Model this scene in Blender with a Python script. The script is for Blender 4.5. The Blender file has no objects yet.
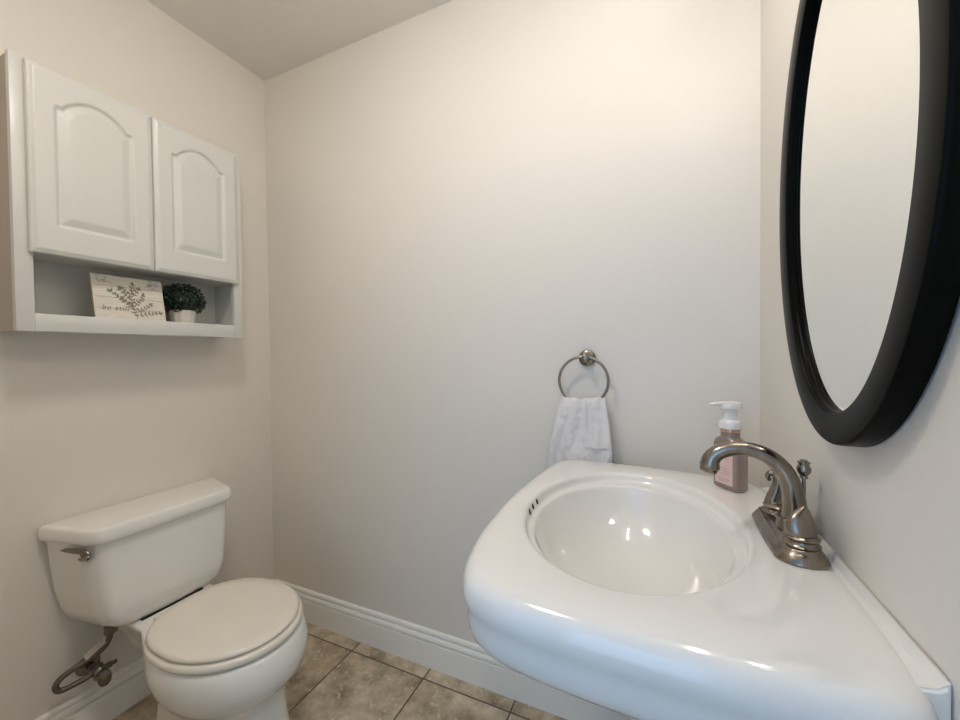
import bpy, bmesh, math, random
import numpy as np
from mathutils import Vector, Matrix

scene = bpy.context.scene
COL = scene.collection
PI = math.pi

# ------------------------------------------------------------------ camera
XL, XR, YB, YF, ZC = -1.640, 0.249, 1.261, -0.04, 2.44
CAM = (0.0, 0.0, 1.183)
yaw, pitch, roll = 0.4242, -0.0174, -0.0105
fw = Vector((-math.sin(yaw) * math.cos(pitch), math.cos(yaw) * math.cos(pitch), math.sin(pitch)))
rt0 = Vector((math.cos(yaw), math.sin(yaw), 0))
up0 = rt0.cross(fw)
rt = math.cos(roll) * rt0 + math.sin(roll) * up0
up = -math.sin(roll) * rt0 + math.cos(roll) * up0
cam = bpy.data.cameras.new('camera')
cam.sensor_fit = 'HORIZONTAL'; cam.sensor_width = 36.0
cam.lens = 393.13 * 36.0 / 960.0
cam.clip_start = 0.02; cam.clip_end = 50
camo = bpy.data.objects.new('camera', cam); COL.objects.link(camo)
m3 = Matrix((rt, up, -fw)).transposed()
camo.matrix_world = Matrix.Translation(CAM) @ m3.to_4x4()
scene.camera = camo

# ------------------------------------------------------------------ world, lights, exposure
scene.view_settings.view_transform = 'Standard'
scene.view_settings.look = 'None'
scene.view_settings.gamma = 1.0
scene.view_settings.use_curve_mapping = False
scene.view_settings.exposure = 1.66
BULB = 12.4                     # strength of the vanity bulbs
BULB_COL = (1.0, 0.93, 0.86)
DOME = 13.2                      # strength of the added ceiling fill dome
w = bpy.data.worlds.new('world'); scene.world = w; w.use_nodes = True
bg = w.node_tree.nodes['Background']
bg.inputs[0].default_value = (0.42, 0.66, 1.0, 1); bg.inputs[1].default_value = 0.34
la = bpy.data.lights.new('hallway_daylight', 'AREA')
la.shape = 'RECTANGLE'; la.size = 1.0; la.size_y = 1.6
la.energy = 2.5; la.color = (0.34, 0.62, 1.0)
lo = bpy.data.objects.new('hallway_daylight', la); COL.objects.link(lo)
lo.location = (-0.10, -1.35, 1.15)
lo.rotation_euler = (math.radians(90), 0, 0)
scene.cycles.use_denoising = True
scene.cycles.max_bounces = 12
scene.cycles.diffuse_bounces = 9
scene.cycles.sample_clamp_indirect = 8.0
scene.cycles.caustics_reflective = False
scene.cycles.caustics_refractive = False

# ------------------------------------------------------------------ materials
def mat(name, color=(.8, .8, .8), rough=.5, metal=0.0, coat=0.0, noise=None, bump=None, **kw):
    m = bpy.data.materials.new(name); m.use_nodes = True
    nt = m.node_tree; b = nt.nodes['Principled BSDF']
    b.inputs['Base Color'].default_value = (*color, 1)
    b.inputs['Roughness'].default_value = rough
    b.inputs['Metallic'].default_value = metal
    b.inputs['Coat Weight'].default_value = coat
    b.inputs['Coat Roughness'].default_value = 0.04
    for k, v in kw.items():
        b.inputs[k.replace('_', ' ')].default_value = v
    tc = nt.nodes.new('ShaderNodeTexCoord')
    if noise:                                   # (scale, colour2, stretch)
        n = nt.nodes.new('ShaderNodeTexNoise'); n.inputs['Scale'].default_value = noise[0]
        n.inputs['Detail'].default_value = 5
        mp = nt.nodes.new('ShaderNodeMapping')
        mp.inputs['Scale'].default_value = noise[2] if len(noise) > 2 else (1, 1, 1)
        nt.links.new(tc.outputs['Object'], mp.inputs[0]); nt.links.new(mp.outputs[0], n.inputs['Vector'])
        r = nt.nodes.new('ShaderNodeValToRGB')
        r.color_ramp.elements[0].position = .3; r.color_ramp.elements[1].position = .7
        r.color_ramp.elements[0].color = (*color, 1); r.color_ramp.elements[1].color = (*noise[1], 1)
        nt.links.new(n.outputs['Fac'], r.inputs[0]); nt.links.new(r.outputs[0], b.inputs['Base Color'])
    if bump:                                    # (scale, strength, distance)
        n = nt.nodes.new('ShaderNodeTexNoise'); n.inputs['Scale'].default_value = bump[0]
        n.inputs['Detail'].default_value = 3
        nt.links.new(tc.outputs['Object'], n.inputs['Vector'])
        bp = nt.nodes.new('ShaderNodeBump'); bp.inputs['Strength'].default_value = bump[1]
        bp.inputs['Distance'].default_value = bump[2]
        nt.links.new(n.outputs['Fac'], bp.inputs['Height']); nt.links.new(bp.outputs[0], b.inputs['Normal'])
    return m

M = {}
M['paint'] = mat('greige_wall_paint', (.73, .695, .64), .55, bump=(160, .25, .002))
M['ceil'] = mat('ceiling_paint', (.74, .72, .68), .8, bump=(90, .5, .004))
M['trim'] = mat('white_trim_paint', (.86, .85, .81), .35)
M['cab'] = mat('white_cabinet_paint', (.63, .63, .60), .33, bump=(60, .05, .001))
M['cab_side'] = mat('shaded_cabinet_side', (.42, .37, .31), .5, bump=(120, .2, .001))  # shade on the near cabinet side, put into its colour
M['cab_in'] = mat('cabinet_interior', (.56, .53, .47), .5)
M['ceramic'] = mat('white_vitreous_china', (.77, .755, .725), .12, coat=.6)
M['biscuit'] = mat('toilet_china', (.82, .81, .77), .14, coat=.5)
M['seat'] = mat('toilet_seat_plastic', (.82, .78, .70), .25, coat=.2, noise=(7, (.79, .745, .66)))
M['nickel'] = mat('brushed_nickel', (.215, .185, .15), .22, metal=1.0, noise=(60, (.31, .27, .225), (1, 1, .1)))
M['chrome'] = mat('dull_chrome', (.26, .235, .20), .22, metal=1.0)
M['steel'] = mat('old_steel_braid', (.17, .145, .115), .38, metal=.85, bump=(700, .8, .001))
M['oldchrome'] = mat('tarnished_chrome', (.22, .19, .16), .26, metal=.95)
M['black'] = mat('black_frame_wood', (.0045, .0045, .0034), .30, coat=.0, Specular_IOR_Level=.045)
M['mirror'] = mat('mirror_glass', (.93, .935, .90), .0, metal=1.0)
M['dark'] = mat('dark_hole_and_gap', (.01, .009, .008), .8)
M['terry'] = mat('white_terry_cloth', (.80, .79, .80), .95, bump=(520, .9, .004), Sheen_Weight=.5)
M['pump'] = mat('clear_white_plastic', (.90, .90, .88), .18, Transmission_Weight=.15)
M['soap'] = mat('pinkish_brown_soap_bottle', (.47, .36, .31), .1, coat=.6, Transmission_Weight=.55)
M['label'] = mat('pink_paper_label', (.72, .52, .48), .45)
M['ink'] = mat('label_ink', (.42, .25, .23), .6)
M['band'] = mat('copper_band', (.62, .42, .30), .25, metal=.8)
M['pot'] = mat('white_pot', (.66, .62, .56), .6, bump=(60, .3, .002))
M['leaf'] = mat('boxwood_leaf', (.006, .017, .006), .42, noise=(55, (.016, .040, .012)))
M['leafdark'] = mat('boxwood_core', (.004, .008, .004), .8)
M['print'] = mat('faded_green_grey_print', (.19, .19, .14), .7, noise=(120, (.32, .31, .24)))
M['printpale'] = mat('pale_grey_print', (.43, .40, .34), .7)
M['script'] = mat('grey_script_ink', (.20, .18, .15), .7)
M['signedge'] = mat('tan_wood_edge', (.56, .43, .27), .6)
M['caulk'] = mat('old_caulk', (.62, .57, .49), .6)
M['tag'] = mat('pale_tag', (.62, .58, .50), .4)

def sign_mat():
    m = mat('whitewashed_planks', (.62, .58, .50), .65)
    nt = m.node_tree; b = nt.nodes['Principled BSDF']
    tc = nt.nodes.new('ShaderNodeTexCoord')
    mp = nt.nodes.new('ShaderNodeMapping'); mp.inputs['Scale'].default_value = (1, 6, 60)
    n = nt.nodes.new('ShaderNodeTexNoise'); n.inputs['Scale'].default_value = 4; n.inputs['Detail'].default_value = 6
    r = nt.nodes.new('ShaderNodeValToRGB')
    r.color_ramp.elements[0].position = .35; r.color_ramp.elements[1].position = .65
    r.color_ramp.elements[0].color = (.60, .56, .48, 1); r.color_ramp.elements[1].color = (.70, .66, .58, 1)
    nt.links.new(tc.outputs['Object'], mp.inputs[0]); nt.links.new(mp.outputs[0], n.inputs['Vector'])
    nt.links.new(n.outputs['Fac'], r.inputs[0]); nt.links.new(r.outputs[0], b.inputs['Base Color'])
    return m
M['planks'] = sign_mat()

def tile_mat():
    m = bpy.data.materials.new('mottled_beige_floor_tile'); m.use_nodes = True
    nt = m.node_tree; b = nt.nodes['Principled BSDF']; L = nt.links.new
    def N(t, **k):
        n = nt.nodes.new(t)
        for a, v in k.items(): setattr(n, a, v)
        return n
    geo = N('ShaderNodeNewGeometry')
    sep = N('ShaderNodeSeparateXYZ'); L(geo.outputs['Position'], sep.inputs[0])
    S = 0.335; G = 0.0016
    def axis(out, off):
        a = N('ShaderNodeMath', operation='SUBTRACT'); L(out, a.inputs[0]); a.inputs[1].default_value = off
        d = N('ShaderNodeMath', operation='DIVIDE'); L(a.outputs[0], d.inputs[0]); d.inputs[1].default_value = S
        f = N('ShaderNodeMath', operation='ROUND'); L(d.outputs[0], f.inputs[0])
        s = N('ShaderNodeMath', operation='SUBTRACT'); L(d.outputs[0], s.inputs[0]); L(f.outputs[0], s.inputs[1])
        ab = N('ShaderNodeMath', operation='ABSOLUTE'); L(s.outputs[0], ab.inputs[0])
        fl = N('ShaderNodeMath', operation='FLOOR'); L(d.outputs[0], fl.inputs[0])
        return ab.outputs[0], fl.outputs[0]
    ax, fx = axis(sep.outputs[0], -0.780); ay, fy = axis(sep.outputs[1], 1.196)
    mn = N('ShaderNodeMath', operation='MINIMUM'); L(ax, mn.inputs[0]); L(ay, mn.inputs[1])
    mr = N('ShaderNodeMapRange'); L(mn.outputs[0], mr.inputs[0])
    mr.inputs[1].default_value = G / S; mr.inputs[2].default_value = (G + .002) / S
    # each tile samples the mottling at its own offset
    cmb = N('ShaderNodeCombineXYZ'); L(fx, cmb.inputs[0]); L(fy, cmb.inputs[1])
    sc_ = N('ShaderNodeVectorMath', operation='SCALE'); L(cmb.outputs[0], sc_.inputs[0]); sc_.inputs['Scale'].default_value = 3.7
    add = N('ShaderNodeVectorMath', operation='ADD'); L(geo.outputs['Position'], add.inputs[0]); L(sc_.outputs[0], add.inputs[1])
    n1 = N('ShaderNodeTexNoise'); n1.inputs['Scale'].default_value = 9; n1.inputs['Detail'].default_value = 8; n1.inputs['Roughness'].default_value = .62
    n2 = N('ShaderNodeTexNoise'); n2.inputs['Scale'].default_value = 70; n2.inputs['Detail'].default_value = 4
    n3 = N('ShaderNodeTexNoise'); n3.inputs['Scale'].default_value = 22; n3.inputs['Detail'].default_value = 3
    for n in (n1, n2, n3): L(add.outputs[0], n.inputs['Vector'])
    r1 = N('ShaderNodeValToRGB'); e = r1.color_ramp.elements
    e[0].position = .33; e[0].color = (.22, .175, .112, 1)
    e[1].position = .66; e[1].color = (.66, .575, .445, 1)
    k = e.new(.5); k.color = (.45, .372, .262, 1)
    L(n1.outputs['Fac'], r1.inputs[0])
    r2 = N('ShaderNodeValToRGB'); e = r2.color_ramp.elements
    e[0].position = .52; e[0].color = (0, 0, 0, 1); e[1].position = .62; e[1].color = (1, 1, 1, 1)
    L(n2.outputs['Fac'], r2.inputs[0])
    r3 = N('ShaderNodeValToRGB'); e = r3.color_ramp.elements
    e[0].position = .48; e[0].color = (0, 0, 0, 1); e[1].position = .62; e[1].color = (.8, .8, .8, 1)
    L(n3.outputs['Fac'], r3.inputs[0])
    mu = N('ShaderNodeMath', operation='MULTIPLY'); L(r2.outputs[0], mu.inputs[0]); L(r3.outputs[0], mu.inputs[1])
    mx = N('ShaderNodeMixRGB'); L(mu.outputs[0], mx.inputs[0]); L(r1.outputs[0], mx.inputs[1])
    mx.inputs[2].default_value = (.66, .59, .50, 1)
    mg = N('ShaderNodeMixRGB'); L(mr.outputs[0], mg.inputs[0]); L(mx.outputs[0], mg.inputs[2])
    mg.inputs[1].default_value = (.085, .058, .036, 1)
    L(mg.outputs[0], b.inputs['Base Color'])
    b.inputs['Roughness'].default_value = .38
    bp = N('ShaderNodeBump'); bp.inputs['Strength'].default_value = .6; bp.inputs['Distance'].default_value = .002
    L(mr.outputs[0], bp.inputs['Height']); L(bp.outputs[0], b.inputs['Normal'])
    return m
M['tile'] = tile_mat()

def emit_mat():
    m = bpy.data.materials.new('lit_bulb'); m.use_nodes = True
    b = m.node_tree.nodes['Principled BSDF']
    b.inputs['Emission Color'].default_value = (*BULB_COL, 1)
    b.inputs['Emission Strength'].default_value = BULB
    return m
M['bulb'] = emit_mat()
M['dome'] = M['bulb'].copy(); M['dome'].name = 'added_fill_dome'
M['dome'].node_tree.nodes['Principled BSDF'].inputs['Emission Strength'].default_value = DOME

# ------------------------------------------------------------------ mesh helpers
def link(name, bm, material, parent=None, smooth=True, angle=40, recalc=True, **props):
    if recalc: bmesh.ops.recalc_face_normals(bm, faces=bm.faces)
    me = bpy.data.meshes.new(name); bm.to_mesh(me); bm.free()
    if not isinstance(material, (list, tuple)): material = [material]
    for mm in material: me.materials.append(mm)
    if smooth:
        me.polygons.foreach_set('use_smooth', [True] * len(me.polygons))
        me.set_sharp_from_angle(angle=math.radians(angle))
    o = bpy.data.objects.new(name, me); COL.objects.link(o)
    if parent:
        o.parent = parent
        o.matrix_parent_inverse = parent.matrix_world.inverted()
    for k, v in props.items(): o[k] = v
    return o

def thing(name, label, cat, loc, group=None):
    o = bpy.data.objects.new(name, None); COL.objects.link(o)
    o.empty_display_size = .05
    o.location = loc; o.matrix_world = Matrix.Translation(loc)
    o['label'] = label; o['category'] = cat
    if group: o['group'] = group
    return o

def box(bm, lo_, hi, bev=0.0, seg=2, mi=0):
    x0, y0, z0 = lo_; x1, y1, z1 = hi
    vs = [bm.verts.new((x, y, z)) for x in (x0, x1) for y in (y0, y1) for z in (z0, z1)]
    q = [(0, 1, 3, 2), (4, 6, 7, 5), (0, 4, 5, 1), (2, 3, 7, 6), (0, 2, 6, 4), (1, 5, 7, 3)]
    fs = [bm.faces.new([vs[i] for i in a]) for a in q]
    for f in fs: f.material_index = mi
    if bev:
        es = list({e for f in fs for e in f.edges})
        bmesh.ops.bevel(bm, geom=es, offset=bev, segments=seg, affect='EDGES', profile=.5)
    return bm

def loft(bm, loops, cap0=True, cap1=True, closed=True):
    rows = [[bm.verts.new(p) for p in lp] for lp in loops]
    n = len(rows[0])
    for a, b in zip(rows, rows[1:]):
        for i in range(n if closed else n - 1):
            j = (i + 1) % n
            bm.faces.new((a[i], a[j], b[j], b[i]))
    if cap0: bm.faces.new(rows[0][::-1])
    if cap1: bm.faces.new(rows[-1])
    return rows

def cap_fan(bm, row, c):
    v = bm.verts.new(c); n = len(row)
    for i in range(n): bm.faces.new((row[i], row[(i + 1) % n], v))

def lathe(bm, prof, c=(0, 0, 0), axis='z', n=40, sx=1, sy=1):
    """prof: (radius, height) pairs."""
    loops = []
    for r, h in prof:
        lp = []
        for i in range(n):
            a = 2 * PI * i / n; u, v = max(r, 1e-5) * math.cos(a) * sx, max(r, 1e-5) * math.sin(a) * sy
            p = {'z': (u, v, h), 'y': (u, h, v), 'x': (h, u, v)}[axis]
            lp.append((c[0] + p[0], c[1] + p[1], c[2] + p[2]))
        loops.append(lp)
    loft(bm, loops)

def catmull(pts, k=8):
    P = [np.array(p, float) for p in pts]
    P = [2 * P[0] - P[1]] + P + [2 * P[-1] - P[-2]]
    out = []
    for i in range(1, len(P) - 2):
        for j in range(k):
            t = j / k
            out.append(.5 * ((2 * P[i]) + (-P[i - 1] + P[i + 1]) * t + (2 * P[i - 1] - 5 * P[i] + 4 * P[i + 1] - P[i + 2]) * t * t + (-P[i - 1] + 3 * P[i] - 3 * P[i + 1] + P[i + 2]) * t ** 3))
    out.append(P[-2])
    return out

def sweep(bm, pts, rad, side=None, n=20, k=8, closed=False):
    """pts: centre line; rad: radius, (width, thick) or a list of either; side: fixed direction the width runs along."""
    m = len(pts)
    if not isinstance(rad, list): rad = [rad] * m
    R = [(r, r) if not isinstance(r, (tuple, list)) else r for r in rad]
    full = catmull([tuple(p) + tuple(r) for p, r in zip(pts, R)], k)
    C = [f[:3] for f in full]; loops = []
    prev = None
    for i, f in enumerate(full):
        t = C[min(i + 1, len(C) - 1)] - C[max(i - 1, 0)]; t = t / (np.linalg.norm(t) + 1e-12)
        if side is not None: s = np.array(side, float)
        elif prev is None: s = np.cross(t, (0, 0, 1)) if abs(t[2]) < .9 else np.cross(t, (0, 1, 0))
        else: s = prev
        s = s - t * np.dot(s, t); s = s / (np.linalg.norm(s) + 1e-12); prev = s
        u = np.cross(t, s)
        loops.append([tuple(f[:3] + s * f[3] * math.cos(2 * PI * a / n) + u * f[4] * math.sin(2 * PI * a / n)) for a in range(n)])
    loft(bm, loops)

def torus(bm, c, R, r, axis='y', n=64, k=14):
    rows = []
    for i in range(n):
        a = 2 * PI * i / n; row = []
        for j in range(k):
            b = 2 * PI * j / k
            u, v, w_ = (R + r * math.cos(b)) * math.cos(a), (R + r * math.cos(b)) * math.sin(a), r * math.sin(b)
            p = (u, w_, v) if axis == 'y' else (u, v, w_) if axis == 'z' else (w_, u, v)
            row.append(bm.verts.new((c[0] + p[0], c[1] + p[1], c[2] + p[2])))
        rows.append(row)
    for i in range(n):
        for j in range(k):
            bm.faces.new((rows[i][j], rows[(i + 1) % n][j], rows[(i + 1) % n][(j + 1) % k], rows[i][(j + 1) % k]))

# ------------------------------------------------------------------ the room
def struct(name, bm, m, **k):
    return link(name, bm, m, None, k.pop('smooth', False), kind='structure', **k)
T = .10
b = bmesh.new(); box(b, (XL - T, YF - T - 1.6, -.08), (XR + T, YB + T, 0)); struct('floor', b, M['tile'])
b = bmesh.new(); box(b, (XL - T, YF - T, ZC), (XR + T, YB + T, ZC + .08)); struct('ceiling', b, M['ceil'])
b = bmesh.new(); box(b, (XL - T, YF, 0), (XL, YB, ZC)); struct('wall_left', b, M['paint'])
b = bmesh.new(); box(b, (XR, YF - T - 1.6, 0), (XR + T, YB, ZC)); struct('wall_right', b, M['paint'])
b = bmesh.new(); box(b, (XL - T, YB, 0), (XR + T, YB + T, ZC)); struct('wall_back', b, M['paint'])
DX0, DX1, DZ = -.64, .18, 2.04
b = bmesh.new()
box(b, (XL - T, YF - T, 0), (DX0, YF, ZC)); box(b, (DX1, YF - T, 0), (XR, YF, ZC)); box(b, (DX0, YF - T, DZ), (DX1, YF, ZC))
struct('wall_front', b, M['paint'])
b = bmesh.new()
for s in (YF, YF - T - .015):
    box(b, (DX0 - .07, s, 0), (DX0 + .005, s + .015, DZ + .07), .003)
    box(b, (DX1 - .005, s, 0), (DX1 + .07, s + .015, DZ + .07), .003)
    box(b, (DX0 + .005, s, DZ - .005), (DX1 - .005, s + .015, DZ + .07), .003)
struct('trim_1', b, M['trim'])

BBP = [(0, 0), (.015, 0), (.015, .093), (.0135, .0938), (.0060, .0942), (.0060, .0975), (.0125, .0980), (.0140, .1005), (.0140, .106), (.0125, .112), (.0100, .1165), (.0082, .1180), (.0050, .1185),
       (.0050, .1212), (.0090, .1225), (.0100, .128), (.0088, .1335), (.0060, .1375), (0.0, .139)]
def baseboard(name, kind, a, c):
    b = bmesh.new(); loops = []
    for s in (a, c):
        if kind == 'back': loops.append([(s, YB - d, z) for d, z in BBP])
        if kind == 'left': loops.append([(XL + d, s, z) for d, z in BBP])
        if kind == 'right': loops.append([(XR - d, s, z) for d, z in BBP])
        if kind == 'front': loops.append([(s, YF + d, z) for d, z in BBP])
    loft(b, loops); struct(name, b, M['trim'], smooth=True, angle=25)
baseboard('baseboard_back', 'back', XL + .015, XR - .015)
baseboard('baseboard_left', 'left', YF, YB)
baseboard('baseboard_right', 'right', YF, YB)
baseboard('baseboard_front', 'front', XL + .015, DX0 - .07)

# ------------------------------------------------------------------ vanity light above the mirror (out of frame, lights the room)
vl = thing('vanity_light', 'nickel vanity light bar with four round bulbs above the oval mirror', 'light', (XR, .706, 2.12))
b = bmesh.new(); box(b, (XR - .03, .50, 2.085), (XR, .91, 2.155), .008); link('back_bar', b, M['nickel'], vl)
for k in range(4):
    y = .706 + (k - 1.5) * .105
    b = bmesh.new(); lathe(b, [(.02, 0), (.02, -.02), (.016, -.035), (.016, -.045)], (XR - .03, y, 2.12), 'x', 24); link('socket', b, M['nickel'], vl)
    b = bmesh.new(); bmesh.ops.create_uvsphere(b, u_segments=24, v_segments=14, radius=.030)
    bmesh.ops.translate(b, verts=b.verts, vec=(XR - .115, y, 2.12)); link('bulb', b, M['bulb'], vl)

cd = thing('ceiling_fill', 'added fill light, a round frosted dome on the ceiling', 'light', (-.60, .36, ZC))  # unseen fill light, added to even out the room
b = bmesh.new(); lathe(b, [(.15, ZC), (.15, ZC - .018), (.142, ZC - .022), (.135, ZC - .022)], (-.60, .36, 0), n=48); link('fill_base_ring', b, M['nickel'], cd)
b = bmesh.new(); lathe(b, [(.137, ZC - .021), (.132, ZC - .040), (.110, ZC - .062), (.07, ZC - .078), (.02, ZC - .084), (.001, ZC - .0845)], (-.60, .36, 0), n=48); link('fill_dome', b, M['dome'], cd)

# ------------------------------------------------------------------ wall cabinet
CF = XL + .152
cb = thing('wall_cabinet', 'white painted wall cabinet with two arched raised-panel doors over an open shelf', 'cabinet', (XL, .729, 1.253))
CY0, CY1, CZ0, CZ1 = .428, 1.030, 1.253, 1.963
b = bmesh.new()
box(b, (XL + .001, CY0 + .002, CZ0 + .002), (CF - .019, CY0 + .016, CZ1 - .002), mi=1)  # near side, takes the colour with the shade in it
box(b, (XL + .001, CY1 - .016, CZ0 + .002), (CF - .019, CY1 - .002, CZ1 - .002))
box(b, (XL + .001, CY0 + .016, CZ1 - .016), (CF - .019, CY1 - .016, CZ1 - .002))
box(b, (XL + .001, CY0 + .016, 1.283), (CF - .019, CY1 - .016, 1.298))          # shelf floor
box(b, (XL + .001, CY0 + .016, 1.463), (CF - .019, CY1 - .016, 1.478))          # panel above the open shelf
box(b, (XL + .001, CY0 + .016, 1.298), (XL + .007, CY1 - .016, CZ1 - .016))     # back
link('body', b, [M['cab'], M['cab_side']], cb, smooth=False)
b = bmesh.new()
box(b, (CF - .019, CY0, CZ0), (CF, CY0 + .034, CZ1), .0012)
box(b, (CF - .019, CY1 - .034, CZ0), (CF, CY1, CZ1), .0012)
box(b, (CF - .019, CY0 + .034, CZ0), (CF, CY1 - .034, 1.300), .0012)
box(b, (CF - .019, CY0 + .034, 1.463), (CF, CY1 - .034, 1.50), .0012)
box(b, (CF - .019, CY0 + .034, 1.93), (CF, CY1 - .034, CZ1), .0012)
link('face_frame', b, M['cab'], cb)

def panel_poly(hw, z0, z1, rise, t0=.84):
    P = [(-hw, z0), (hw, z0), (hw, z1)]
    for i in range(25):
        t = t0 - 2 * t0 * i / 24
        P.append((t * hw, z1 + rise * (1 - (t / t0) ** 2) + .0035 * (abs(t) < t0 - .01)))
    P.append((-hw, z1))
    return np.array(P)
def sdf(Y, Z, P):
    d = np.full(Y.shape, 9.0); inside = np.zeros(Y.shape, bool)
    n = len(P)
    for i in range(n):
        a, c = P[i], P[(i + 1) % n]; e = c - a
        t = np.clip(((Y - a[0]) * e[0] + (Z - a[1]) * e[1]) / (e @ e + 1e-12), 0, 1)
        d = np.minimum(d, np.hypot(Y - a[0] - t * e[0], Z - a[1] - t * e[1]))
        cond = ((a[1] > Z) != (c[1] > Z))
        xx = a[0] + (Z - a[1]) / (c[1] - a[1] + 1e-15) * e[0]
        inside ^= cond & (Y < xx)
    return np.where(inside, -d, d)
def make_door(y0, y1, z0, z1, label):
    W, H = y1 - y0, z1 - z0; th = .019
    ny, nz = 110, 190
    ys = np.linspace(-W / 2, W / 2, ny + 1); zs = np.linspace(0, H, nz + 1)
    Y, Z = np.meshgrid(ys, zs)
    s = sdf(Y, Z, panel_poly(.081, .082, H - .098, .038))
    h = np.interp(s, [-.026, -.022, -.006, -.0035, .0, .003, .006, .0075], [-.0005, -.0008, -.0065, -.0075, -.0075, -.0045, -.0008, 0])
    e = np.minimum(np.minimum(Y + W / 2, W / 2 - Y), np.minimum(Z, H - Z))
    h = h + np.interp(e, [0, .001, .0070, .0095, .0105], [-.0065, -.0048, -.0030, -.0026, 0])
    b = bmesh.new()
    V = [[b.verts.new((th + h[j, i], Y[j, i], Z[j, i])) for i in range(ny + 1)] for j in range(nz + 1)]
    for j in range(nz):
        for i in range(ny):
            b.faces.new((V[j][i], V[j][i + 1], V[j + 1][i + 1], V[j + 1][i]))
    ring = [V[0][i] for i in range(ny + 1)] + [V[j][ny] for j in range(1, nz + 1)] + [V[nz][i] for i in range(ny - 1, -1, -1)] + [V[j][0] for j in range(nz - 1, 0, -1)]
    back = [b.verts.new((0, v.co.y, v.co.z)) for v in ring]
    n = len(ring)
    for i in range(n):
        b.faces.new((ring[i], back[i], back[(i + 1) % n], ring[(i + 1) % n]))
    b.faces.new(back)
    bmesh.ops.translate(b, verts=b.verts, vec=(CF + .001, (y0 + y1) / 2, z0))
    return link('door', b, M['cab'], cb, angle=50, label=label)
make_door(.4525, .7275, 1.459, 1.952, 'left cabinet door')
make_door(.7310, 1.0060, 1.459, 1.952, 'right cabinet door')

# sign on the shelf
sg = thing('wooden_sign', 'whitewashed plank sign with leafy branch and script, leaning on the cabinet shelf', 'sign', (-1.513, .686, 1.2985))
def lean(o, dx=.0):
    o.rotation_euler = (0, -math.radians(11), 0); o.location = (-1.513, .686, 1.3005)
SW, SH = .092, .140
b = bmesh.new(); box(b, (-.010, -SW, 0), (0, SW, SH), .0006, mi=0)
for f in b.faces:
    if abs(f.normal.y) > .7 or abs(f.normal.z) > .7 or f.normal.x < -.7: f.material_index = 1
b.normal_update()
for f in b.faces:
    f.material_index = 0 if f.normal.x > .7 else 1
# plank joints: thin dark recess strips sit in the face
o_board = link('board', b, [M['planks'], M['signedge']], None, smooth=False)
jb = bmesh.new()
for z in (.035, .070, .105): box(jb, (-.0005, -SW + .0005, z - .0006), (.0003, SW - .0005, z + .0006))
o_joint = link('plank_joints', jb, M['printpale'], None, smooth=False)
rnd = random.Random(4)
def leaf2d(bm, y, z, ang, L, W_, t=.0006):
    pts = []
    for i in range(13):
        s = i / 12; pts.append((s * L, W_ * math.sin(PI * s ** .8)))
    for i in range(11, 0, -1):
        s = i / 12; pts.append((s * L, -W_ * math.sin(PI * s ** .8)))
    ca, sa = math.cos(ang), math.sin(ang)
    lo_ = [bm.verts.new((t, y + p[0] * ca - p[1] * sa, z + p[0] * sa + p[1] * ca)) for p in pts]
    hi = [bm.verts.new((t * 1.7, v.co.y, v.co.z)) for v in lo_]
    bm.faces.new(lo_); bm.faces.new(hi)
    for i in range(len(lo_)):
        j = (i + 1) % len(lo_); bm.faces.new((lo_[i], hi[i], hi[j], lo_[j]))
pb = bmesh.new()
def branch(p0, ang, L, n, lw=.0075):
    """a twig with pairs of leaves; returns nothing"""
    y, z = p0; a = ang
    for i in range(n):
        st = L / n
        y2, z2 = y + st * math.cos(a), z + st * math.sin(a)
        sweep(pb, [(.0005, y, z), (.0005, (y + y2) / 2, (z + z2) / 2), (.0005, y2, z2)], (.0008, .0005), n=6, k=2)
        for s in (1, -1):
            leaf2d(pb, y2, z2, a + s * rnd.uniform(.6, 1.1), rnd.uniform(.008, .0135), rnd.uniform(.0018, .0028))
        y, z = y2, z2; a += rnd.uniform(-.2, .2)
    leaf2d(pb, y, z, a, .014, .003)
branch((.012, .004), PI / 2 + .13, .112, 11, .5)
branch((.006, .048), PI - .62, .066, 6); branch((.004, .062), PI - .95, .044, 4); branch((.006, .036), PI - 1.0, .040, 4)
branch((.013, .014), .40, .062, 6); branch((.011, .022), .85, .050, 5); branch((.008, .045), .95, .045, 5)
branch((.004, .075), .95, .032, 3); branch((.000, .080), PI - .9, .026, 3)
o_print = link('printed_branch', pb, M['print'], None, smooth=False)
pp = bmesh.new()
for cy, cz, a0 in ((-.075, .128, -.3), (.070, .128, PI + .3), (.055, .118, PI), (-.060, .120, .2)):
    for i in range(5): leaf2d(pp, cy + rnd.uniform(-.012, .012), cz + rnd.uniform(-.008, .006), a0 + rnd.uniform(-1, 1), .012, .0016)
o_pale = link('pale_corner_leaves', pp, M['printpale'], None, smooth=False)
fc = bpy.data.curves.new('script_text', 'FONT'); fc.body = 'be still'; fc.size = .0222; fc.shear = .38; fc.extrude = .0003; fc.space_character = 1.12; fc.offset = -.0002
fo = bpy.data.objects.new('script_tmp', fc); COL.objects.link(fo)
bpy.context.view_layer.update()
me = bpy.data.meshes.new_from_object(fo.evaluated_get(bpy.context.evaluated_depsgraph_get()))
bpy.data.objects.remove(fo)
for v in me.vertices:
    x, y, z = v.co; v.co = (.0008 + z, -.077 + x, .029 + y)
me.materials.append(M['script'])
o_txt = bpy.data.objects.new('script_lettering', me); COL.objects.link(o_txt)
for o in (o_board, o_joint, o_print, o_pale, o_txt):
    o.parent = sg
sg.rotation_euler = (0, -math.radians(11), 0)

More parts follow.
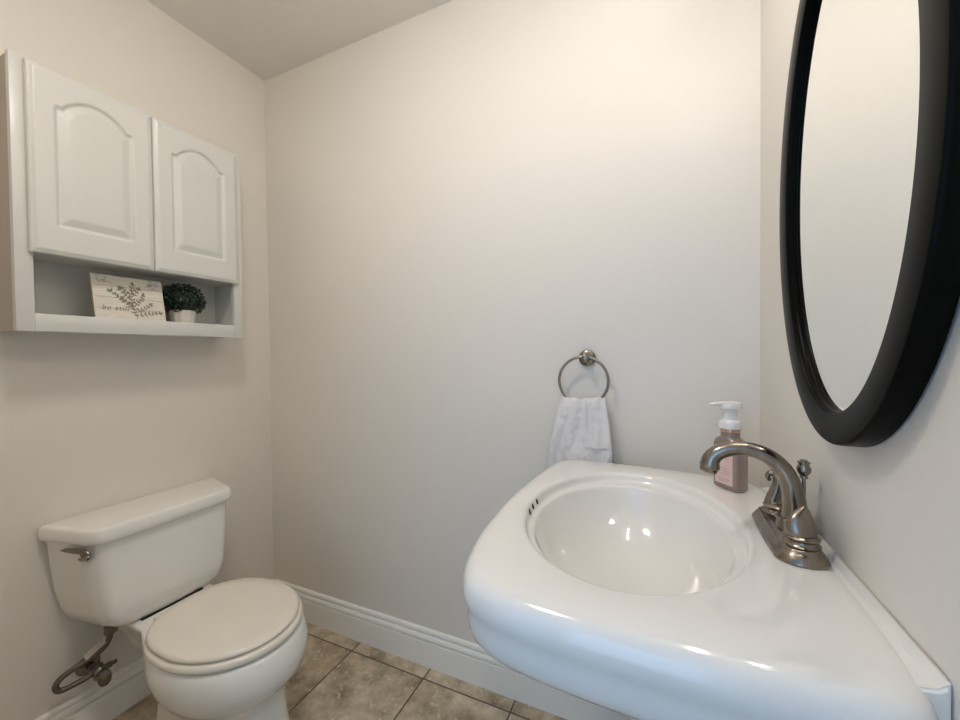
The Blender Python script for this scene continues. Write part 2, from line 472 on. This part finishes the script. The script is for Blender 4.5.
# boxwood ball in a pot
pl = thing('potted_boxwood', 'small dark green artificial boxwood ball in a white pot on the cabinet shelf', 'plant', (-1.562, .856, 1.298))
pc = (-1.562, .856)
b = bmesh.new(); loops = []
for r, z in [(.028, 1.298), (.030, 1.2985), (.035, 1.318), (.039, 1.340), (.040, 1.347), (.036, 1.347), (.034, 1.335)]:
    loops.append([(pc[0] + r * (1 + .03 * math.cos(10 * 2 * PI * i / 80)) * math.cos(2 * PI * i / 80), pc[1] + r * (1 + .03 * math.cos(10 * 2 * PI * i / 80)) * math.sin(2 * PI * i / 80), z) for i in range(80)])
loft(b, loops); link('pot', b, M['pot'], pl)
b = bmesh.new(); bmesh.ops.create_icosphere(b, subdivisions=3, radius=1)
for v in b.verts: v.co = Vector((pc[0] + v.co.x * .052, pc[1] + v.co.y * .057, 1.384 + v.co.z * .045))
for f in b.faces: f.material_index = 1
for i in range(1300):
    u = rnd.uniform(-1, 1); a = rnd.uniform(0, 2 * PI); q = math.sqrt(1 - u * u)
    nrm = Vector((q * math.cos(a), q * math.sin(a), u))
    if nrm.z < -.75: continue
    k = rnd.uniform(.90, 1.06)
    p = Vector((pc[0] + nrm.x * .057 * k, pc[1] + nrm.y * .067 * k, 1.385 + nrm.z * .055 * k))
    t = nrm.orthogonal().normalized(); t.rotate(Matrix.Rotation(rnd.uniform(0, 6.28), 3, nrm))
    d = (t * .75 + nrm * rnd.uniform(.1, .8)).normalized(); sd = d.cross(nrm).normalized()
    L = rnd.uniform(.007, .011); wd = L * .36
    vs = [b.verts.new(p), b.verts.new(p + d * L * .45 + sd * wd), b.verts.new(p + d * L), b.verts.new(p + d * L * .45 - sd * wd)]
    b.faces.new(vs)
link('foliage', b, [M['leaf'], M['leafdark']], pl, smooth=False, recalc=False)

# ------------------------------------------------------------------ toilet
TY = .752
to = thing('toilet', 'white two-piece toilet with closed lid and angled-side tank against the left wall', 'toilet', (-1.25, TY, 0))
def round_poly(P, rads, z=0.0, seg=6, off=(0, 0)):
    out = []; n = len(P)
    for i in range(n):
        a, c, d = Vector(P[i - 1]), Vector(P[i]), Vector(P[(i + 1) % n]); r = rads[i]
        u, v = (a - c), (d - c); ul, vl_ = u.length, v.length; u.normalize(); v.normalize()
        half = math.acos(max(-1, min(1, u.dot(v)))) / 2
        tlen = min(r / math.tan(half), ul * .49, vl_ * .49)
        p0, p1 = c + u * tlen, c + v * tlen
        for s in range(seg + 1):
            t = s / seg
            q = p0 * (1 - t) ** 2 + c * 2 * t * (1 - t) + p1 * t * t
            out.append((q.x + off[0], q.y + off[1], z))
    return out
def tank_loop(xw, xf, hb, hf, z, yc=.743, r=.05, bow=.006):
    xm = xw + (xf - xw) * .80
    hm = hb + (hf - hb) * .62
    P = [(xw, yc - hb), (xm, yc - hm), (xf - .001, yc - hf), (xf + bow, yc), (xf - .001, yc + hf), (xm, yc + hm), (xw, yc + hb)]
    return round_poly(P, [.012, .10, r, .6, r, .10, .012], z)
b = bmesh.new()
TS = [(.3715, .062, .070, .082, .10), (.3718, .05, .110, .100, .08), (.374, .034, .140, .116, .08), (.380, .022, .164, .132, .075), (.40, .012, .192, .153, .06), (.44, .010, .208, .165, .05),
      (.50, .009, .220, .171, .05), (.58, .008, .228, .175, .05), (.655, .008, .233, .177, .05)]
loft(b, [tank_loop(XL + g, (-1.4400 if z > .39 else -1.4425 - (.39 - z) * .9), hb, hf, z, r=r) for z, g, hb, hf, r in TS])
link('tank', b, M['biscuit'], to, angle=60)
b = bmesh.new()
LS = [(.652, .006, .240, .182, -1.432), (.656, .004, .247, .187, -1.427), (.668, .003, .248, .188, -1.426), (.6895, .003, .247, .187, -1.427), (.6935, .005, .2445, .1845, -1.4295), (.6960, .008, .2405, .181, -1.4335), (.6972, .014, .234, .176, -1.440)]
loft(b, [tank_loop(XL + g, xf, hb, hf, z, r=.05, bow=.006) for z, g, hb, hf, xf in LS])
link('tank_lid', b, M['biscuit'], to, angle=60)
# flush lever on the near angled side
lv = bmesh.new()
LN = Vector((.30, -.954, 0)).normalized(); LT = Vector((-.954, -.30, 0)).normalized()   # outward, towards the wall
hub = Vector((-1.492, .5515, .625))
def LP(a, z, o): return tuple(hub + LT * a + Vector((0, 0, z)) + LN * o)
sweep(lv, [LP(-.004, 0, -.004), LP(-.004, 0, .004), LP(-.004, 0, .009), LP(-.004, 0, .014)], [.016, .016, .013, .009], n=20, k=3)
sweep(lv, [LP(.060, .010, .018), LP(.040, .013, .020), (LP(.012, .013, .021)), LP(-.014, .011, .021), LP(-.028, .002, .020), LP(-.022, -.008, .018), LP(.000, -.014, .014), LP(.012, -.016, .010)],
      [(.002, .002), (.0065, .004), (.0080, .005), (.008, .005), (.0085, .005), (.0085, .005), (.006, .004), (.003, .003)], side=(0, 0, 1), n=12)
link('flush_lever', lv, M['chrome'], to)
# bowl
def egg(xb, xf, hw, z, neck, xc=-1.165, n=56):
    """round-front outline: ellipse from xf to the widest point, then narrowing to a neck that runs back to xb"""
    P = []
    for i in range(n + 1):
        a = PI / 2 * i / n
        P.append((xc + (xf - xc) * math.cos(a), hw * math.sin(a)))
    rb = .245
    for i in range(1, 40):
        x = xc - (xc - xb) * i / 40; d = xc - x
        P.append((x, neck + (hw - neck) * max(0, 1 - (d / rb) ** 2) ** 1.25))
    P.append((xb + .012, neck * .985)); P.append((xb, neck * .90))
    f = [(x, TY + y, z) for x, y in P] + [(x, TY - y, z) for x, y in P[:0:-1]]
    return f
b = bmesh.new()
BS = [(0.0, -1.400, -.938, .113, .092), (.010, -1.402, -.935, .116, .094), (.022, -1.400, -.941, .112, .092), (.08, -1.400, -.958, .104, .086), (.14, -1.400, -.975, .102, .080), (.18, -1.41, -.988, .109, .076), (.203, -1.42, -.996, .126, .074),
      (.225, -1.43, -.988, .146, .074), (.250, -1.45, -.966, .166, .078), (.275, -1.48, -.943, .180, .096), (.305, -1.52, -.937, .188, .102), (.330, -1.55, -.940, .1895, .108), (.350, -1.57, -.948, .187, .114), (.362, -1.58, -.955, .184, .117), (.369, -1.58, -.962, .179, .116), (.3715, -1.575, -.970, .172, .112)]
rows = loft(b, [egg(xb, xf, hw, z, nk) for z, xb, xf, hw, nk in BS], cap1=True)
link('bowl', b, M['biscuit'], to, angle=70)
def lid_loop(xb, xf, hw, z, n=72):
    out = []; xc = -1.175
    for i in range(n):
        a = 2 * PI * i / n; c, s = math.cos(a), math.sin(a)
        if c >= 0: x = xc + (xf - xc) * c; y = hw * s
        else:
            x = xc + (xc - xb) * math.copysign(abs(c) ** (2 / 3.6), c); y = hw * math.copysign(abs(s) ** (2 / 2.3), s)
            y *= 1 - .20 * ((xc - x) / (xc - xb)) ** 2
        out.append((x, TY + y, z))
    return out
b = bmesh.new()
loft(b, [lid_loop(-1.372, -.966, .178, .3755), lid_loop(-1.375, -.960, .184, .3765), lid_loop(-1.377, -.957, .187, .383), lid_loop(-1.375, -.959, .185, .391), lid_loop(-1.372, -.964, .180, .3942)])
link('seat', b, M['seat'], to, angle=60)
b = bmesh.new()
loft(b, [lid_loop(-1.372, -.980, .168, .3975), lid_loop(-1.378, -.972, .176, .3985), lid_loop(-1.381, -.969, .179, .403), lid_loop(-1.379, -.972, .177, .4085), lid_loop(-1.374, -.980, .170, .4120), lid_loop(-1.34, -1.01, .140, .4130), lid_loop(-1.25, -1.09, .07, .4135)])
link('lid', b, M['seat'], to, angle=60)
b = bmesh.new(); loft(b, [lid_loop(-1.35, -.985, .163, .3935), lid_loop(-1.35, -.985, .163, .3980)]); link('lid_gap_shade', b, M['dark'], to)  # dark sheet standing in for the shade between lid and seat
b = bmesh.new(); loft(b, [lid_loop(-1.35, -.980, .166, .3710), lid_loop(-1.35, -.980, .166, .3760)]); link('seat_gap_shade', b, M['dark'], to)  # dark sheet standing in for the shade between seat and bowl
for y in (TY - .075, TY + .075):
    b = bmesh.new(); box(b, (-1.398, y - .014, .3705), (-1.370, y + .014, .394), .005, 3); link('hinge', b, M['seat'], to)
b = bmesh.new(); box(b, (-1.58, TY - .095, .3705), (-1.4445, TY + .085, .3735)); 
link('tank_gasket', b, M['dark'], to)

# water shut-off valve and braided hose
va = thing('shutoff_valve', 'tarnished metal shut-off valve with a looped braided hose under the toilet tank', 'valve', (XL, .60, .20))
vz = .215; vy = .602; vx = -1.575
b = bmesh.new(); lathe(b, [(.03, .001), (.03, .003), (.022, .009), (.010, .012), (.009, .050)], (XL, vy, vz), 'x', 32); link('wall_flange', b, M['oldchrome'], va)
b = bmesh.new()
lathe(b, [(.010, -.03), (.0155, -.028), (.0155, -.004), (.018, .0), (.018, .016), (.013, .02), (.012, .032)], (vx, vy, vz), 'x', 24)
lathe(b, [(.010, -.024), (.012, -.022), (.012, .015), (.010, .020)], (vx, vy, vz), 'z', 24)
lathe(b, [(.009, .0), (.009, .030), (.006, .034), (.006, .044)], (vx, vy, vz), 'y', 20)
link('valve_body', b, M['oldchrome'], va)
b = bmesh.new()
lathe(b, [(.005, 0), (.008, .001), (.008, .010), (.020, .012), (.0225, .016), (.021, .021), (.008, .024), (.004, .026)], (0, 0, 0), 'x', 32, .75, 1.15)
bmesh.ops.rotate(b, verts=b.verts, cent=(0, 0, 0), matrix=Matrix.Rotation(-.45, 3, 'Z')); bmesh.ops.translate(b, verts=b.verts, vec=(-1.545, vy + .004, vz - .004))
link('handle', b, M['oldchrome'], va)
b = bmesh.new()
H0 = [(-1.560, .628, .345), (-1.560, .627, .318), (-1.562, .615, .290), (-1.570, .590, .272), (-1.585, .552, .258), (-1.592, .522, .243), (-1.590, .512, .228), (-1.585, .520, .214), (-1.580, .550, .212), (-1.577, .578, .214), (-1.575, .598, .222)]
sweep(b, H0, .0078, n=14, k=10); link('braided_hose', b, M['steel'], va)
b = bmesh.new(); lathe(b, [(.014, .322), (.0165, .324), (.0165, .346), (.012, .350), (.010, .3705)], (-1.560, .628, 0), 'z', 12); link('coupling_nut', b, M['oldchrome'], va)
b = bmesh.new()
box(b, (-.0004, -.026, -.010), (.0004, .026, .010)); bmesh.ops.rotate(b, verts=b.verts, cent=(0, 0, 0), matrix=Matrix.Rotation(.45, 3, 'X')); bmesh.ops.translate(b, verts=b.verts, vec=(-1.557, .588, .298)); link('tag', b, M['tag'], va, smooth=False)

# ------------------------------------------------------------------ pedestal sink
sk = thing('pedestal_sink', 'large white pedestal sink with an oval bowl on the right wall', 'sink', (.03, .81, 0))
ZD = .866; SC = (-.048, .815)
half = [(-.309, .81), (-.306, .90), (-.300, .98), (-.293, 1.06), (-.287, 1.11), (-.276, 1.150), (-.250, 1.182), (-.21, 1.194), (-.13, 1.196), (-.05, 1.190), (.05, 1.181), (.12, 1.172), (.17, 1.166), (.205, 1.152), (.228, 1.118), (.240, 1.07), (.2465, 1.02), (.248, .97)]
near = [(-.305, .715), (-.299, .64), (-.289, .585), (-.277, .540), (-.254, .500), (-.215, .476), (-.165, .464), (-.10, .458), (0, .455), (.09, .456), (.150, .459), (.203, .463), (.228, .480), (.2395, .510), (.2455, .553), (.2475, .61), (.248, .66)]
poly = half[::-1][:-1] + [half[0]] + near            # from back-far round the front to back-near
cl = catmull([(p[0], p[1], 0) for p in poly], 6)
cl = np.array([(c[0], c[1]) for c in cl])
NA = 192
def out_r(th):
    d = np.array([math.cos(th), math.sin(th)]); best = None
    n = len(cl)
    for i in range(n):
        a = cl[i] - SC; c = cl[(i + 1) % n] - SC; e = c - a
        den = d[0] * e[1] - d[1] * e[0]
        if abs(den) < 1e-12: continue
        t = (a[0] * e[1] - a[1] * e[0]) / den; s = (a[0] * d[1] - a[1] * d[0]) / den
        if t > 0 and -1e-9 <= s <= 1 + 1e-9: best = t if best is None else max(best, t)
    return best
TH = [2 * PI * i / NA for i in range(NA)]
OR = [out_r(t) for t in TH]
# outline normals for insets
OP = np.array([(SC[0] + r * math.cos(t), SC[1] + r * math.sin(t)) for r, t in zip(OR, TH)])
tg = np.roll(OP, -1, 0) - np.roll(OP, 1, 0); tg /= np.linalg.norm(tg, axis=1)[:, None]
NI = np.stack([-tg[:, 1], tg[:, 0]], 1)
for _ in range(6): NI = (np.roll(NI, 1, 0) + 2 * NI + np.roll(NI, -1, 0)); NI /= np.linalg.norm(NI, axis=1)[:, None]
def ring_in(d, z): return [(OP[i, 0] + NI[i, 0] * d, OP[i, 1] + NI[i, 1] * d, z) for i in range(NA)]
def ell(ax, ay, z, cx=-.050, cy=.818): return [(cx + ax * math.cos(t), cy + ay * math.sin(t), z) for t in TH]
def mix(A, B, k): return [tuple(np.array(a) * (1 - k) + np.array(c) * k) for a, c in zip(A, B)]
b = bmesh.new()
loops = [ell(.024, .024, .690, -.03, .81), ell(.040, .042, .6925, -.03, .81), ell(.078, .094, .702, -.035, .812), ell(.113, .146, .722, -.042, .814), ell(.141, .188, .752, -.048, .816), ell(.157, .213, .784, -.051, .817), ell(.168, .228, .815, -.053, .816), ell(.1735, .2345, .832, -.054, .816),
         ell(.1755, .237, .8385, -.054, .816), ell(.1775, .2395, .8418, -.054, .816), ell(.1815, .246, .8432, -.054, .817), ell(.1865, .2555, .8445, -.053, .818), ell(.1895, .2615, .8480, -.053, .818), ell(.1910, .2640, .8530, -.053, .818), ell(.1925, .2660, .8590, -.053, .818), ell(.1950, .2690, .8632, -.053, .818), ell(.1985, .2730, .8650, -.053, .818)]
E0 = ell(.203, .278, ZD, -.053, .818)
loops += [E0]
T0 = ring_in(.032, ZD)
T0 = [(x, y, ZD + .0005) for x, y, z in T0]
# where the deck is narrower than the inset keep the ring outside of the bowl lip
loops += [mix(E0, T0, .5), T0]
loops += [ring_in(d, z) for d, z in [(.026, .8655), (.019, .8640), (.0125, .8610), (.0070, .8560), (.0035, .8500), (.0012, .8430), (.0002, .8360), (0, .830), (.0008, .824), (.0030, .817), (.0048, .810), (.0055, .803),
          (.0060, .795), (.0070, .784), (.0112, .772), (.0195, .762), (.032, .7545), (.051, .750), (.076, .7470)]]
L0 = ring_in(.076, .7470)
PC = (.040, .81)
def ped(ax, ay, z, p=2.6):
    o = []
    for t in TH:
        c, s = math.cos(t), math.sin(t)
        o.append((PC[0] + ax * math.copysign(abs(c) ** (2 / p), c), PC[1] + ay * math.copysign(abs(s) ** (2 / p), s), z))
    return o
under = ped(.120, .130, .655)
for k, zz in ((.35, .730), (.7, .700)):
    loops.append([(x, y, zz) for x, y, z in mix(L0, under, k)])
loops.append(ped(.125, .135, .662))
loft(b, loops, cap0=True, cap1=True)
# ledge along the wall that fills the gap behind the rounded corners
link('basin', b, M['ceramic'], sk, angle=75)
b = bmesh.new()
LG = [(.190, .70), (.190, .8580), (.195, .8600), (.222, .8612), (.238, .8640), (XR - .0015, .8715), (XR - .0015, .70)]
loft(b, [[(x, y, z) for x, z in LG] for y in (.503, 1.108)])
bmesh.ops.recalc_face_normals(b, faces=b.faces)
bmesh.ops.bevel(b, geom=[e for e in b.edges if abs(e.verts[0].co.y - e.verts[1].co.y) < 1e-6], offset=.0028, segments=3, affect='EDGES')
link('wall_ledge', b, M['ceramic'], sk, angle=28)
b = bmesh.new()
loft(b, [ped(ax, ay, z) for z, ax, ay in [(0, .115, .130), (.012, .118, .133), (.04, .112, .126), (.08, .095, .108), (.2, .086, .098), (.4, .088, .100), (.55, .100, .112), (.661, .122, .132)]])
link('pedestal', b, M['ceramic'], sk, angle=70)
b = bmesh.new(); lathe(b, [(.024, .7125), (.0235, .7165), (.019, .7175), (.017, .714), (.010, .716), (.001, .717)], (-.03, .81, -.0220), n=32); link('drain', b, M['nickel'], sk)
for px in (.777, .807, .837):
    b = bmesh.new(); yy = (px - .818) / .264
    cx = -.053 - .1915 * math.sqrt(1 - yy * yy)
    loops = []
    nn = Vector((.93, -yy * .3, .35)).normalized(); sd = Vector((0, 0, 1)).cross(nn).normalized(); uu = nn.cross(sd)
    for d, r in ((-.002, 1), (.0007, 1), (.0009, .85)):
        loops.append([tuple(Vector((cx + .0008, px, .8540)) + nn * d + sd * math.cos(2 * PI * i / 20) * .0042 * r + uu * math.sin(2 * PI * i / 20) * .0060 * r) for i in range(20)])
    loft(b, loops); link('overflow_hole', b, M['dark'], sk)
b = bmesh.new()
cp = [(XR - .0016, .51 + .58 * i / 24, .8718 + .0004 * math.sin(i * 2.1)) for i in range(25)]
sweep(b, cp, (.0009, .0009), n=8, k=2); link('caulk_line', b, M['caulk'], sk)

# ------------------------------------------------------------------ faucet
fa = thing('faucet', 'brushed nickel two-handle faucet with arched spout on the sink deck', 'faucet', (.197, .81, ZD))
FX, FY = .197, .810
def stad(hx, hy, z, n=64, dx=0):
    """stadium outline: rounded plate of half sizes hx, hy"""
    o = []
    for i in range(n):
        a = 2 * PI * i / n; c, s = math.cos(a), math.sin(a)
        o.append((FX + dx + hx * math.copysign(abs(c) ** .92, c), FY + (hy - hx) * (1 if s > 0 else -1) * min(1, abs(s) * 2.5) + hx * math.copysign(abs(s), s), z))
    return o
Z0 = ZD + .0005
b = bmesh.new()
loft(b, [stad(.0365, .105, Z0), stad(.0370, .1055, Z0 + .002), stad(.0365, .105, Z0 + .0045), stad(.033, .1015, Z0 + .009), stad(.0305, .099, Z0 + .0125), stad(.0285, .097, Z0 + .0145), stad(.0275, .096, Z0 + .0150), stad(.0265, .095, Z0 + .0185), stad(.0245, .093, Z0 + .0200)])
link('base_plate', b, M['nickel'], fa, angle=50)
b = bmesh.new()
SPP = [(.0850, .9760), (.0870, .9880), (.0975, 1.0010), (.1190, 1.0100), (.144, 1.0115), (.168, 1.0040), (.1890, .986), (.2020, .959), (.2075, .930), (.2080, .908), (.206, .885)]
SPR = [.0158, .0146, .0132, .0124, .0124, .0130, .0140, .0152, .0164, .0178, .0215]
sweep(b, [(x, FY, z) for x, z in SPP], SPR, side=(0, 1, 0), n=28)
lathe(b, [(.0235, Z0 + .018), (.0235, Z0 + .021), (.0215, Z0 + .024), (.0205, Z0 + .032), (.0225, Z0 + .034), (.020, Z0 + .037)], (.204, FY, 0), n=36)
link('spout', b, M['nickel'], fa, angle=50)
b = bmesh.new()
dirv = Vector((-.26, 0, -.97)).normalized(); sp = Vector((.0848, FY, .9765)); u1 = Vector((0, 1, 0)); u2 = dirv.cross(u1)
loft(b, [[tuple(sp + dirv * d + u1 * r * math.cos(2 * PI * i / 28) + u2 * r * math.sin(2 * PI * i / 28)) for i in range(28)] for d, r in ((-.003, .0158), (.000, .0170), (.0015, .0164), (.0030, .0148), (.0085, .0142), (.0100, .0135), (.0100, .0105), (.006, .010))])
link('aerator', b, M['nickel'], fa)
def handle(y, s):
    b = bmesh.new()
    lathe(b, [(.0235, Z0 + .018), (.0240, Z0 + .021), (.0205, Z0 + .0235), (.0195, Z0 + .027), (.0225, Z0 + .0295), (.0230, Z0 + .0325), (.0205, Z0 + .035), (.0150, Z0 + .037)], (.200, y, 0), n=36)
    hb = link('handle', b, M['nickel'], fa, angle=50)
    b = bmesh.new(); z = Z0 + .033
    P = [(0, 0), (.003, .008), (.003, .020), (-.001, .034), (.000, .045), (.007, .0535), (.0150, .0545), (.0185, .0485), (.0150, .0435), (.0115, .0465)]
    W_ = [(.0185, .0180), (.0215, .0165), (.0190, .0120), (.0125, .0085), (.0085, .0062), (.0060, .0045), (.0052, .0036), (.0048, .0032), (.0044, .0028), (.0030, .0020)]
    # the leaf-shaped lever leans back over the hub and ends in an outward scroll
    if s > 0:
        Q = [(.1905, .876, .893), (.1875, .882, .899), (.1895, .885, .912), (.1945, .886, .928), (.1955, .887, .942), (.1905, .888, .952), (.1835, .889, .953), (.1795, .8895, .947), (.1815, .8895, .9415), (.1855, .889, .9430)]
        Q = [(x + .008, y2, z2) for x, y2, z2 in Q]
        sweep(b, Q, [(.0160, .0150), (.0170, .0150), (.0150, .0120), (.0120, .0102), (.0090, .0080), (.0070, .0062), (.0060, .0052), (.0052, .0042), (.0047, .0034), (.0030, .0022)], side=(.35, .93, 0), n=24)
    else:
        P2 = [(0, 0), (.001, .009), (0, .020), (-.003, .031), (-.006, .040), (-.008, .0445)]
        W2 = [(.0200, .0170), (.0228, .0165), (.0205, .0125), (.0138, .0085), (.0066, .0050), (.0015, .0015)]
        sweep(b, [(.200 - u * .8, y + s * u * .6, z + v) for u, v in P2], W2, side=(.80, .30, 0), n=24)
    # a ridge down the middle of the leaf
    link('lever', b, M['nickel'], hb, angle=60)
handle(.873, 1); handle(.745, -1)
b = bmesh.new()
lathe(b, [(.0028, Z0 + .015), (.0028, .976)], (.2225, .818, 0), n=14)
link('lift_rod', b, M['chrome'], fa)
b = bmesh.new()
lathe(b, [(.003, .968), (.0058, .9685), (.0062, .970), (.0045, .9725), (.0075, .9755), (.0100, .9805), (.0100, .9855), (.0078, .9900), (.0072, .9925), (.0092, .9945), (.0088, .9960), (.0050, .9970), (.0050, .9990), (.0020, 1.0000)], (.2225, .818, 0), n=28)
link('lift_knob', b, M['nickel'], fa, angle=60)

# ------------------------------------------------------------------ soap bottle
BC = Vector((.1520, 1.056)); bu = Vector((-.62, .785)).normalized(); bv = Vector((.785, .62)).normalized()   # width axis, depth axis
so = thing('soap_bottle', 'pinkish brown hand soap bottle with a clear pump and pink label behind the faucet', 'bottle', (BC.x, BC.y, ZD))
def rrect(hw, hd, r, z, n=6):
    P = [(-hw, -hd), (hw, -hd), (hw, hd), (-hw, hd)]
    q = round_poly(P, [r] * 4, z, n)
    return [(BC.x + bu.x * p[0] + bv.x * p[1], BC.y + bu.y * p[0] + bv.y * p[1], p[2]) for p in q]
b = bmesh.new()
loft(b, [rrect(.0295, .015, .008, ZD + .0006), rrect(.032, .0175, .0085, ZD + .0025), rrect(.033, .0185, .009, ZD + .006), rrect(.033, .0185, .009, ZD + .099), rrect(.0318, .0180, .011, ZD + .107), rrect(.0285, .0192, .015, ZD + .1135), rrect(.0205, .0184, .0175, ZD + .1185), rrect(.0180, .0180, .0178, ZD + .121), rrect(.0180, .0180, .0178, ZD + .131)])
link('bottle_body', b, M['soap'], so, angle=60)
def on_face(a, z, o): p = BC + bu * a + bv * (-.0185 - o); return (p.x, p.y, ZD + z)
def fbox(bm, a0, a1, z0, z1, o0, o1):
    vs = [bm.verts.new(on_face(a, z, o)) for a in (a0, a1) for z in (z0, z1) for o in (o0, o1)]
    for q in [(0, 1, 3, 2), (4, 6, 7, 5), (0, 4, 5, 1), (2, 3, 7, 6), (0, 2, 6, 4), (1, 5, 7, 3)]: bm.faces.new([vs[i] for i in q])
b = bmesh.new(); fbox(b, -.0235, .0235, .012, .098, -.0003, .0004); lb = link('label', b, M['label'], so, smooth=False)
for z, wd in ((.048, .030), (.042, .034), (.036, .028), (.024, .032), (.019, .026), (.080, .030), (.072, .022)):
    b = bmesh.new(); fbox(b, -wd / 2, wd / 2, z - .0006, z + .0006, .0002, .0006)
    link('printed_line', b, M['ink'], lb, smooth=False)
b = bmesh.new(); lathe(b, [(.0190, ZD + .1312), (.0195, ZD + .132), (.0195, ZD + .137), (.0190, ZD + .138)], (BC.x, BC.y, 0), n=40); link('neck_band', b, M['band'], so)
b = bmesh.new()
lathe(b, [(.0215, ZD + .1385), (.0235, ZD + .140), (.0235, ZD + .150), (.0225, ZD + .155), (.0200, ZD + .158), (.0150, ZD + .160), (.0145, ZD + .180), (.0160, ZD + .182)], (BC.x, BC.y, 0), n=40)
link('pump_collar', b, M['pump'], so)
b = bmesh.new()
lathe(b, [(.0160, ZD + .1822), (.0215, ZD + .184), (.0228, ZD + .187), (.0225, ZD + .195), (.0205, ZD + .1985), (.014, ZD + .1995)], (BC.x, BC.y, 0), n=40)
hd = Vector((-.93, -.36, 0)).normalized(); c0 = Vector((BC.x, BC.y, ZD + .1935))
sweep(b, [tuple(c0 + hd * t + Vector((0, 0, dz))) for t, dz in ((.010, 0), (.022, .001), (.036, .001), (.046, -.001))], [(.012, .0055), (.009, .005), (.0065, .004), (.005, .003)], side=(.36, -.93, 0), n=16)
link('pump_head', b, M['pump'], so)

# ------------------------------------------------------------------ towel ring and towel
RC = (-.207, 1.222, 1.095)
tr = thing('towel_ring', 'brushed nickel towel ring mounted on the back wall', 'towel ring', (-.200, YB, 1.162))
b = bmesh.new(); lathe(b, [(.0255, -.0005), (.0262, -.004), (.0255, -.008), (.0225, -.0105), (.0120, -.0125), (.0095, -.017), (.0088, -.030), (.0110, -.040), (.0118, -.049), (.0105, -.056), (.006, -.0585)], (-.200, YB, 1.164), 'y', 40)
link('wall_mount', b, M['nickel'], tr, angle=50)
b = bmesh.new(); torus(b, RC, .0735, .0042, 'y'); link('ring', b, M['nickel'], tr)
def towel():
    b = bmesh.new(); NS, NT = 150, 90; rows = []
    for j in range(NS + 1):
        s = j / NS * 2 - 1                           # -1 front hem .. 0 over the ring .. 1 back hem
        row = []
        for i in range(NT + 1):
            t = i / NT * 2 - 1
            x_ring = t * .0625
            zr = 1.0375 + .0035 * t * t
            front = s < 0; d = abs(s)
            L = .255 if front else .235
            drop = d * L
            k = min(1, drop / .16); sp_ = 1 + .46 * (k ** .75) + .06 * drop / L
            x = RC[0] + x_ring * sp_ + (.0 - .014) * (drop / L)
            fold = (math.sin(t * 6.5 + .9) * .0062 + math.sin(t * 14 + 2.1 + drop * 14) * .0035 + math.sin(t * 3.1 - 1 + drop * 26) * .0045 - .009 * math.exp(-((t - .12 - drop * .8) / .09) ** 2)) * (.35 + .65 * k)
            th = .0085 * math.tanh(drop / .012) + .008 * k
            y = RC[1] + (-1 if front else 1) * th + fold * (1 if front else .55) - (.002 if front else 0)
            y = min(y, YB - .006)
            if drop > .15: y = max(y, 1.2035)
            if drop < .012: z = zr + .004 * math.sqrt(max(0, 1 - (drop / .012) ** 2)) - drop * .5
            else: z = zr - .006 - (drop - .012)
            z += .006 * math.sin(t * 2.2 + 1) * (drop / L)
            z += (.005 * math.exp(-((t + .12) / .12) ** 2) * -1 + .004 * math.exp(-((t - .75) / .2) ** 2)) * math.exp(-drop / .03)
            row.append(b.verts.new((x, y, z)))
        rows.append(row)
    for j in range(NS):
        for i in range(NT):
            b.faces.new((rows[j][i], rows[j][i + 1], rows[j + 1][i + 1], rows[j + 1][i]))
    o = link('hand_towel', b, M['terry'], None, angle=180)
    md = o.modifiers.new('thickness', 'SOLIDIFY'); md.thickness = .0035; md.offset = 0
    tx = bpy.data.textures.new('terry_noise', 'CLOUDS'); tx.noise_scale = .020
    dm = o.modifiers.new('nap', 'DISPLACE'); dm.texture = tx; dm.strength = .0055; dm.mid_level = .5
    o['label'] = 'white terry hand towel folded through the towel ring'; o['category'] = 'towel'
    return o
towel()

# ------------------------------------------------------------------ oval mirror
MY, MZ, MA, MB = .706, 1.440, .249, .389
mi = thing('oval_mirror', 'oval wall mirror in a thick black frame above the sink', 'mirror', (XR, MY, MZ))
FW, FT, FG = .040, .030, .023
def ov(ins, x, n=160): return [(x, MY + (MA - ins) * math.cos(2 * PI * i / n), MZ + (MB - ins) * math.sin(2 * PI * i / n)) for i in range(n)]
b = bmesh.new()
prof = [(.004, XR - .001), (.0, XR - .003), (.0, XR - .024), (.0004, XR - .0278), (.0018, XR - .0296), (.0035, XR - FT), (.0405, XR - FT), (.0428, XR - .0292), (.0435, XR - .0275), (.0435, XR - .0245), (.0448, XR - .0238), (.0452, XR - .0225), (.0445, XR - .0208), (.0445, XR - .0180), (.042, XR - .0165)]
rows = loft(b, [ov(i, x) for i, x in prof], cap0=False, cap1=False)
n = len(rows[0])
for i in range(n): b.faces.new((rows[-1][i], rows[-1][(i + 1) % n], rows[0][(i + 1) % n], rows[0][i]))
link('frame', b, M['black'], mi, angle=35)
b = bmesh.new(); loft(b, [ov(.0430, XR - .0170), ov(.0430, XR - .0185)]); link('mirror_glass', b, M['mirror'], mi, smooth=False)
